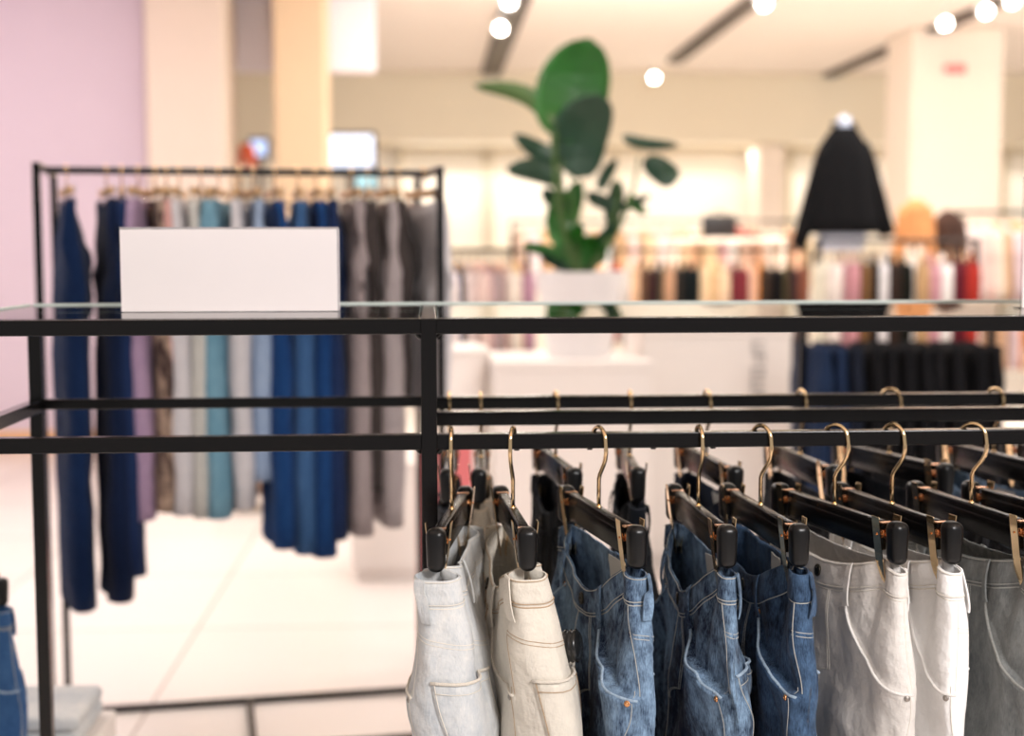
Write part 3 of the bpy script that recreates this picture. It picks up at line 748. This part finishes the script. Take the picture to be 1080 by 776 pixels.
for px0, py0, px1, py1, w, m, fo, dp, cv in [
    (598, 150, 622, 40, 78, M_leaf, .10, .0, .02), (606, 188, 634, 100, 60, M_leafd, .15, -.12, .03), (585, 132, 500, 90, 20, M_stem, .5, .15, -.07),
    (592, 166, 542, 142, 20, M_leafd, .4, .1, .01), (594, 192, 534, 178, 26, M_leafd, .4, .05, -.03), (594, 262, 594, 200, 34, M_leaf, .3, 0, 0),
    (656, 144, 716, 153, 13, M_leafd, .3, .1, -.01), (680, 166, 713, 192, 27, M_leafd, .25, -.1, .01), (652, 190, 640, 232, 18, M_leafd, .4, 0, .02),
    (650, 218, 618, 204, 16, M_leafd, .3, 0, 0), (662, 205, 682, 226, 12, M_leaf, .3, 0, 0), (645, 225, 686, 206, 10, M_leafd, .3, 0, 0),
    (600, 270, 552, 258, 14, M_leaf, .3, 0, 0), (606, 280, 640, 262, 26, M_leaf, .3, -.05, 0), (596, 240, 612, 190, 26, M_leaf, .3, .1, 0), (640, 262, 655, 210, 14, M_leafd, .3, 0, 0), (606, 286, 588, 236, 22, M_leafd, .3, .05, 0), (612, 284, 650, 236, 16, M_leafd, .3, -.05, 0), (604, 284, 570, 268, 14, M_leafd, .3, 0, 0),
    (598, 220, 572, 200, 18, M_leafd, .3, 0, 0), (632, 200, 650, 168, 14, M_leafd, .3, 0, 0), (612, 282, 628, 248, 18, M_leaf, .3, -.1, 0), (600, 282, 612, 236, 20, M_leaf, .3, -.1, 0)]:
    leaf(px0, py0, px1, py1, w, m, fo, dp, cv)
for px, py, bd in [(587, 140, -.03), (602, 184, 0), (585, 133, -.05), (593, 167, -.02), (594, 193, -.02), (674, 164, .05), (652, 190, .04), (595, 262, 0), (650, 218, .03), (600, 270, 0), (606, 250, 0)]:
    stem(px, py, bd)

# ------------------------------------------------------------------ dark jeans rack at the right, with mannequin behind
def hanging_top(name, m, L=.62, sh=.21, th_=.035, seed=0, sleeve=True):
    """shirt-like garment on a hanger: u along X (shoulder to shoulder), origin at the neck"""
    b = MB(); n = 20; rings = []
    for i in range(13):
        f = i / 12; z = -.02 - L * f
        hw = sh * min(1, .30 + .70 * min(1, f / .16)) * (1 + .06 * f); hv = th_ * (.45 + .55 * min(1, f / .3)) * (1 + .25 * f)
        rings.append([Vector((hw * math.cos(2 * math.pi * j / n), hv * math.sin(2 * math.pi * j / n) * (1 + .35 * noise.noise(Vector((j * .9, f * 3, seed)))), z)) for j in range(n)])
    b.loft(rings, True, True, True)
    if sleeve:
        for s in (1, -1):
            pts = [Vector((s * (sh * .80 + .05 * k / 6), 0, -.08 - .075 * k)) for k in range(7)]
            b.tube(pts, [.040, .044, .043, .040, .037, .034, .032], 8)
    o = b.build(name, m, smooth=True); return o
def side_rack(name, label, p0, p1, ytop, Y, cols, group, what, L=.62, foot=True, turn=0, cat='clothes rack', kind='top', zrail=None, yaw=0, sp=None):
    a = P(p0, ytop, Y); b = P(p1, ytop, Y); z = a.z if zrail is None else zrail
    t = thing(name, label, cat, ((a.x + b.x) / 2, Y, 0), 0, None); w = (b.x - a.x) / 2
    for sx in (-1, 1):
        MB().box(sx * w - .012, sx * w + .012, -.012, .012, .02, z, .001).build('post', M_black, t)
        MB().box(sx * w - .012, sx * w + .012, -.25, .25, 0, .024, .001).build('foot', M_black, t)
    MB().tube([(-w, 0, z - .01), (w, 0, z - .01)], .011, 10).build('hanging_rail', M_black, t)
    n = len(cols)
    for i, (cn, c) in enumerate(cols):
        x = -w + 2 * w * (i + .6) / (n + .2)
        x += random.uniform(-.010, .010) * (2 * w / n) / .05
        lab = '%s %s, %s from the left on %s' % (cn, kind, ORD[i], what)
        jt = random.uniform(.82, 1.12); m = cmat(tuple(int(max(0, min(255, v * jt + random.uniform(-8, 8)))) for v in c) if kind != 'jeans' else c)
        if kind == 'jeans':
            make_jeans(200 + i + int(p0), m, H_black, T_dark, lab, group, t.location.x + x, Y, z, random.uniform(-4, 4), dict(we=.03, sag=.01, hipw=.036, bulge=.006, length=L, zt=-.08), 0)
        else:
            o = hanging_top('hanging_garment', m, L * random.uniform(.62, 1.10), random.uniform(.15, .22), min(.05, w / n * random.uniform(.6, .95)), i)
            o.location = (t.location.x + x, Y, z - .06 + 0 * random.uniform(-.05, .05)); o.rotation_euler = (0, 0, R(90 + yaw + random.uniform(-5, 5)))
            tag(o, lab, 'garment', group)
            hk = MB(); hk.tube([(0, 0, -.03), (0, 0, .035), (.012, 0, .055), (.026, 0, .060), (.036, 0, .050)], .0025, 6)
            hk.tube([(-.16, 0, -.055), (0, 0, -.015), (.16, 0, -.055)], .006, 6)
            h_ = hk.build('clothes_hanger', M_gold, loc=o.location, rotz=o.rotation_euler.z)
            tag(h_, '%s wire hanger from the left on %s' % (ORD[i], what), 'hanger', 'wire hangers in the background')
    return t
CM = {}
def cmat(c):
    if c not in CM: CM[c] = mat('cloth_%d_%d_%d' % c, s2l(c), .9, 0, .2, .3, 40, .42, 9)
    return CM[c]
random.seed(11)
K = ('black', (14, 14, 18)); NV = ('navy', (24, 40, 68)); PK = ('pale pink', (232, 196, 190)); PE = ('peach', (232, 190, 156)); BR = ('brown', (108, 72, 54)); DB = ('dark brown', (52, 38, 32))
WH = ('white', (240, 230, 220)); RD_ = ('red', (200, 62, 50)); OR = ('orange', (226, 132, 66)); TN = ('tan', (206, 168, 130)); GY = ('grey', (150, 142, 142)); MV = ('mauve', (170, 128, 136)); BG = ('burgundy', (120, 40, 46)); OL = ('olive', (92, 82, 56)); LV = ('lilac', (214, 200, 214))
side_rack('dark_jeans_rack', 'low black rack of dark jeans beyond the rear rail at the right', 846, 1046, 340, 5.4,
          [NV, NV, ('ink', (20, 26, 40)), K, K, K, K, K, K, K, K], 'dark jeans on the low rack at the right', 'the low rack at the right', L=.86, kind='jeans')
side_rack('blouse_rack', 'black rack of pale pink blouses left of the plant', 450, 556, 262, 8.0, [PE, PK, LV, K, WH, PK, PK, GY, PK, WH, PE, MV], 'blouses on the rack left of the plant', 'the rack left of the plant', yaw=12, L=.62, kind='blouse')
side_rack('shirt_rack', 'long rack of brown and black shirts right of the plant', 646, 852, 262, 9.0, [RD_, WH, TN, BR, DB, OL, TN, DB, K, K, PE, TN, PE, BG, BG, PE, OR, DB, K, OL, DB, BR], 'shirts on the rack right of the plant', 'the rack right of the plant', yaw=-14, L=.72, kind='shirt')
side_rack('pastel_rack', 'far rack of pastel tops behind the plant', 540, 850, 232, 12.0, [PK, WH, PE, PK, WH, PK, PE, WH, TN, PK, PE, PK, WH, PE, TN, PE, PK, WH, PE, PE, PK, WH, TN, PE], 'pastel tops on the far rack', 'the far pastel rack', yaw=10, L=.55, kind='top')
side_rack('mixed_rack', 'rack of mixed pink, grey and burgundy tops at the right behind the mannequin', 862, 1030, 252, 7.6, [WH, WH, MV, MV, BR, K, LV, DB, K, WH, TN, MV, WH, BG, BG, RD_], 'tops on the rack under the mannequin', 'the mixed rack under the mannequin', yaw=-16, L=.60, kind='top')
side_rack('cream_rack', 'rack of cream and peach dresses at the far right', 1012, 1130, 222, 9.4, [WH, PK, WH, PE, WH, OR, PE, WH, TN, WH, PE, WH], 'dresses on the far right rack', 'the far right rack', yaw=14, L=.95, kind='dress')
side_rack('far_left_rack', 'rack of pale clothes beyond the garment rack at the left', 250, 440, 215, 9.6, [LV, WH, GY, WH, PE, TN, WH, PE, DB, PK, TN, WH, GY, PE], 'clothes on the rack beyond the trousers', 'the rack beyond the trousers', L=.85, kind='dress')

# mannequin torso with black jacket
mp = P(888, 255, 8.4)
mq = thing('mannequin', 'white torso mannequin on a stand, wearing the black jacket', 'mannequin', (mp.x, 8.4, 0))
zt = P(888, 136, 8.4).z
M_man = mat('white_mannequin', s2l((196, 206, 226)), .4)
body = MB(); rg = []
for (z, w, d) in ((zt - .72, .13, .10), (zt - .6, .15, .11), (zt - .45, .12, .09), (zt - .28, .13, .10), (zt - .14, .11, .08), (zt - .05, .07, .06), (zt - .01, .045, .045), (zt + .03, .040, .040), (zt + .065, .037, .037), (zt + .08, .015, .015)):
    rg.append([Vector((w * math.cos(2 * math.pi * j / 24), d * math.sin(2 * math.pi * j / 24), z)) for j in range(24)])
body.loft(rg, True, True, True).build('torso', M_man, mq, smooth=True)
MB().tube([(0, 0, .02), (0, 0, zt - .7)], .014, 12).build('pole', M_gold, mq, smooth=True)
MB().lathe([(.16, 0), (.16, .012), (.03, .02), (.02, .03)], n=32).build('base', M_black, mq, auto=True)
jk = MB(); rg = []
for (z, w, d) in ((0, .06, .06), (-.02, .085, .075), (-.05, .105, .09), (-.10, .135, .11), (-.17, .16, .12), (-.30, .18, .135), (-.45, .205, .145), (-.55, .225, .15), (-.63, .24, .155)):
    rg.append([Vector((w * math.cos(2 * math.pi * j / 32), d * math.sin(2 * math.pi * j / 32) * (1 + .08 * math.sin(j * 2)), z)) for j in range(32)])
jk.loft(rg, True, True, True)
for s, ln in ((-1, .68), (1, .60)):
    jk.tube([Vector((s * (.092 + .178 * k / 7), -.02, -.10 - ln * .9 * k / 7)) for k in range(8)], [.05, .060, .060, .058, .056, .053, .05, .048], 12)
jkt = jk.build('jacket', mat('black_wool', (.008, .008, .009), .95, 0, .1, .3, 120), smooth=True, loc=(mp.x, 8.4, zt + .012))
tag(jkt, 'black jacket worn by the mannequin at the right', 'jacket')
cl = MB(); cl.tube([(-.05, -.05, -.02), (-.065, 0, .015), (-.03, .05, .02), (.03, .05, .02), (.065, 0, .015), (.05, -.05, -.02), (.02, -.09, -.10)], .014, 8).build('collar', jkt.data.materials[0], jkt, smooth=True)

# orange coat and dark coat on small stands beside it
for px0, yt, w, ln, c, lab, hh in ((966, 206, .072, .30, (214, 150, 98), 'orange coat hanging beside the black jacket', 8.9), (1000, 218, .075, .36, (72, 52, 44), 'dark brown coat hanging right of the orange coat', 9.0)):
    z = P(px0, yt, hh).z; x = P(px0, yt, hh).x
    t = thing('coat_stand', 'thin black coat stand under the ' + lab.split(' hanging')[0], 'coat stand', (x, hh, 0))
    MB().tube([(0, 0, .02), (0, 0, z - .02)], .012, 8).build('pole', M_black, t); MB().lathe([(.15, 0), (.15, .012), (.02, .02)], n=24).build('base', M_black, t)
    o = hanging_top('coat', cmat(c), ln, w * 1.25, .09, px0); o.location = (x, hh, z); tag(o, lab, 'coat')

# black handbag and red shoe on a shelf
sh = thing('shelf_unit', 'cream shelf unit carrying the black handbag', 'shelf', (P(765, 250, 11).x, 11.0, 0))
zs = P(765, 251, 11).z
MB().box(-.42, .42, -.18, .18, zs - .03, zs, .004).build('shelf_board', M_cream2, sh)
for sx in (-1, 1): MB().box(sx * .42 - (.02 if sx > 0 else 0), sx * .42 + (.02 if sx < 0 else 0), -.18, .18, 0, zs - .03, .003).build('side_panel', M_cream2, sh)
hb_ = thing('handbag', 'small black handbag on the shelf right of the plant', 'bag', (P(757, 250, 11).x, 10.95, zs))
MB().box(-.13, .13, -.05, .05, 0, .175, .02, 3).build('body', mat('black_leather', (.012, .01, .01), .4), hb_, smooth=True)
MB().tube([(-.06, 0, .14), (-.05, 0, .19), (0, 0, .21), (.05, 0, .19), (.06, 0, .14)], .006, 8).build('handle', M_cap, hb_, smooth=True)
rs = thing('high_heel_shoe', 'dark red high-heeled shoe right of the black handbag', 'shoe', (P(782, 250, 11).x, 10.95, zs))
b = MB(); b.loft([[Vector((x, .032 * math.cos(a) * wv, zc + .02 * math.sin(a) * hv)) for a in [2 * math.pi * j / 14 for j in range(14)]] for x, wv, zc, hv in ((-.12, .3, .10, 1.2), (-.09, .9, .09, 1.8), (-.03, 1, .06, 1.2), (.03, 1.1, .03, 1.2), (.09, .9, .02, .9), (.12, .3, .015, .4))], True, True, True)
b.build('upper', mat('red_leather', s2l((170, 30, 34)), .3), rs, smooth=True)
MB().tube([(-.10, 0, .09), (-.105, 0, 0)], [.012, .006], 8).build('heel', M_cap, rs)

# screens, artwork and flowers around the left columns
def screen(px, py, w, h, Y, col, e, lab):
    c = P(px, py, Y); hw, hh = w / 3000 * Y, h / 3000 * Y
    t = thing('wall_screen', lab, 'screen', (c.x, Y, c.z - hh - .03), 0)
    MB().box(-hw - .03, hw + .03, 0, .05, 0, 2 * hh + .06, .008).build('bezel', M_dark, t)
    MB().box(-hw, hw, -.006, 0, .03, .03 + 2 * hh, .012).build('display', mat('lit_screen', s2l(col), .4, emit=e), t)
    MB().box(-.03, .03, .05, BY - Y if Y > 14 else .10, hh, hh + .05).build('bracket', M_dark, t)
    MB().tube([(0, .07, hh), (0, .07, -(c.z - hh - .03))], .02, 8).build('stand_pole', M_dark, t)
screen(368, 159, 50, 32, 12.6, (226, 236, 255), 1.0, 'bright bluish-white screen right of the cream column')
screen(273, 156, 16, 16, 13.4, (190, 212, 250), .8, 'small glowing blue screen between the two left columns')
screen(386, 190, 20, 18, 12.4, (160, 204, 214), .6, 'small teal screen below the bright white screen')
b = P(243, 158, 12.9)
fl = thing('flower_arrangement', 'orange-red flower bunch in a vase between the left columns', 'flowers', (b.x, 12.9, 0))
zb = P(243, 172, 12.9).z
MB().lathe([(.10, 0), (.12, .02), (.06, .5), (.09, zb - .02), (.10, zb)], n=24).build('vase', M_cream, fl, auto=True)
fm = MB(); random.seed(5)
for i in range(26):
    t0 = bmesh.new(); bmesh.ops.create_icosphere(t0, subdivisions=2, radius=random.uniform(.03, .05))
    bmesh.ops.translate(t0, verts=t0.verts, vec=(random.uniform(-.17, .2), random.uniform(-.1, .1), zb + random.uniform(-.01, .13))); fm.add(t0)
fm.build('blossoms', mat('orange_petals', s2l((236, 104, 64)), .7, var=.3), fl, smooth=True)
# trailing dried plant on the second column
b = P(338, 150, 11.8)
vn = thing('trailing_vine', 'ochre and rust dried vine running down beside the cream column', 'plant', (b.x, 11.86, 0))
vp = [P(x, y, 11.86) - vn.location for x, y in ((324, 50), (328, 72), (334, 85), (338, 105), (337, 125), (336, 150), (334, 180))] + [Vector((0, 0, .0))]
MB().tube(vp, .01, 8).build('stem', M_stem, vn, smooth=True)
for cidx, (ya, yb, xc, c) in enumerate(((50, 78, 327, (206, 170, 90)), (78, 100, 338, (110, 100, 66)), (118, 150, 338, (206, 132, 74)))):
    lm = MB()
    for i in range(22):
        q = P(xc + random.uniform(-5, 5), random.uniform(ya, yb), 11.86 + random.uniform(-.06, .04)) - vn.location; r = random.uniform(.015, .035)
        d = Vector((random.uniform(-1, 1), random.uniform(-1, 1), random.uniform(-1, 1))).normalized(); s = d.orthogonal().normalized()
        lm.loft([[q - s * .002, q + s * .002], [q + d * r + s * r * .5, q + d * r - s * r * .5], [q + d * 2 * r + s * .002, q + d * 2 * r - s * .002]], close_ring=False)
    lm.build('leaves', cmat(c), vn)

# ------------------------------------------------------------------ light tracks with spotlights
M_lampglow = mat('lit_lamp_face', (1, .93, .82), .5, emit=30)
def track(x, y0, y1, label, hw=.07):
    t = thing('light_track', label, 'light track', (x, (y0 + y1) / 2, CEIL)); h = (y1 - y0) / 2
    MB().box(-hw, hw, -h, h, -.045, -.002, .002).build('channel', M_dark, t)
    MB().box(-.012, .012, -h, h, -.050, -.045).build('conductor_strip', M_black, t)
HX = (540 - 455) / 261 * 0
def tx(px, py):          # x of a ceiling line through this pixel
    d = CR @ Vector(((px - 540) / FPX, -(py - 388) / FPX, -1)); t = (CEIL - CH) / d.z; return d.x * t, d.y * t
def heady(px, py, zdrop):
    d = CR @ Vector(((px - 540) / FPX, -(py - 388) / FPX, -1)); t = (CEIL - zdrop - CH) / d.z; return d.x * t, d.y * t
GS = 'spotlights on the ceiling tracks'
X1, Y1 = tx(537, 20); X2, _ = tx(740, 40); X3, _ = tx(960, 40)
track(X1, 7.6, tx(515, 80)[1], 'dark light track on the ceiling above the plant', .10)
track(X2, 7.6, tx(712, 62)[1], 'dark light track on the ceiling right of the plant')
track(X3, 7.6, tx(850, 90)[1], 'long brown light track on the ceiling at the right')
heads = [(537, 2, 'nearest spotlight on the track above the plant'), (528, 30, 'second spotlight on the track above the plant'),
         (806, 4, 'spotlight on the track right of the plant, at the top edge of the photo'), (690, 82, 'lone spotlight past the end of the track right of the plant'),
         (1068, 1, 'rightmost spotlight on the right track'), (1040, 12, 'middle spotlight on the right track'), (997, 25, 'leftmost spotlight on the right track')]
for px, py, lab in heads:
    x, y = heady(px, py, .15)
    t = thing('track_spotlight', lab, 'spotlight', (x, y, CEIL), 0, GS)
    Mx = Matrix.Translation((0, 0, -.15)) @ Matrix.Rotation(R(118), 4, 'X') 
    MB().tube([(0, 0, -.002), (0, 0, -.10)], .012, 10).build('stem', M_white, t)
    MB().lathe([(.03, -.12), (.05, -.10), (.055, 0), (.05, .0)], n=24, M=Mx).build('housing', M_white, t, auto=True)
    MB().lathe([(.040, 0), (.040, .004), (0, .006)], n=24, M=Mx).build('lamp_face', M_lampglow, t)
    lo = lamp('spotlight_beam', 'SPOT', (x, y - .05, CEIL - .2), (R(-8 if y < 13 else 8), 0, 0), 130, (1, .92, .82), .06, spot=110); 
x, y = P(1010, 72, 11.9).x, 11.9
ex = thing('exit_sign', 'small red lit sign high on the right column', 'sign', (x, y, P(1010, 72, 11.9).z))
MB().box(-.10, .10, .06, .095, -.05, .05, .005).build('case', M_white, ex)
MB().box(-.09, .09, .052, .06, -.04, .04).build('lit_face', mat('red_lit_face', s2l((236, 110, 104)), .5, emit=.45), ex)

# ------------------------------------------------------------------ denim at the lower left, near the camera side
p = P(-60, 560, 2.95)
ls = thing('t_stand', 'low black stand at the left edge carrying a pair of denim blue jeans', 'clothes stand', (p.x, 3.0, 0))
MB().tube([(0, .18, .02), (0, .18, .89)], .010, 10).build('pole', M_black, ls)
MB().tube([(-.0, -.2, .89), (0, .2, .89)], .010, 10).build('arm', M_black, ls); MB().box(-.15, .15, .03, .33, 0, .02, .003).build('base', M_black, ls)
place_hanger(p.x, 2.92, .90, 62, 62, 'hanger on the low stand at the left edge', 'hangers on the low stand')
jj = make_jeans(90, cols['denim blue'], H_blue, T_pale, 'denim blue jeans cut off by the left edge of the photo', None, p.x, 2.92, .90, 62, dict(we=.03, sag=.02, hipw=.05, bulge=.01, length=.72, legw=.11), 1)
fd = P(36, 762, 3.05)
for k, (dz, lab) in enumerate(((0, 'lower folded pale denim garment on the floor box at the lower left'), (.034, 'upper folded pale denim garment on the floor box at the lower left'))):
    b = MB(); b.box(-.16 + .01 * k, .13, -.12, .12, 0, .033, .014, 4); 
    for v in b.b.verts: v.co.z += .008 * noise.noise(v.co * 14 + Vector((k, 0, 0)))
    o = b.build('folded_jeans', D_ice, smooth=True, loc=(fd.x - .02, 3.1, fd.z - .034 + dz)); tag(o, lab, 'jeans', 'folded pale denim at the lower left')
fb = thing('floor_box', 'low white box under the folded pale denim at the lower left', 'box', (fd.x - .04, 3.1, 0))
MB().box(-.2, .17, -.15, .15, 0, fd.z - .04, .004).build('body', M_white, fb)
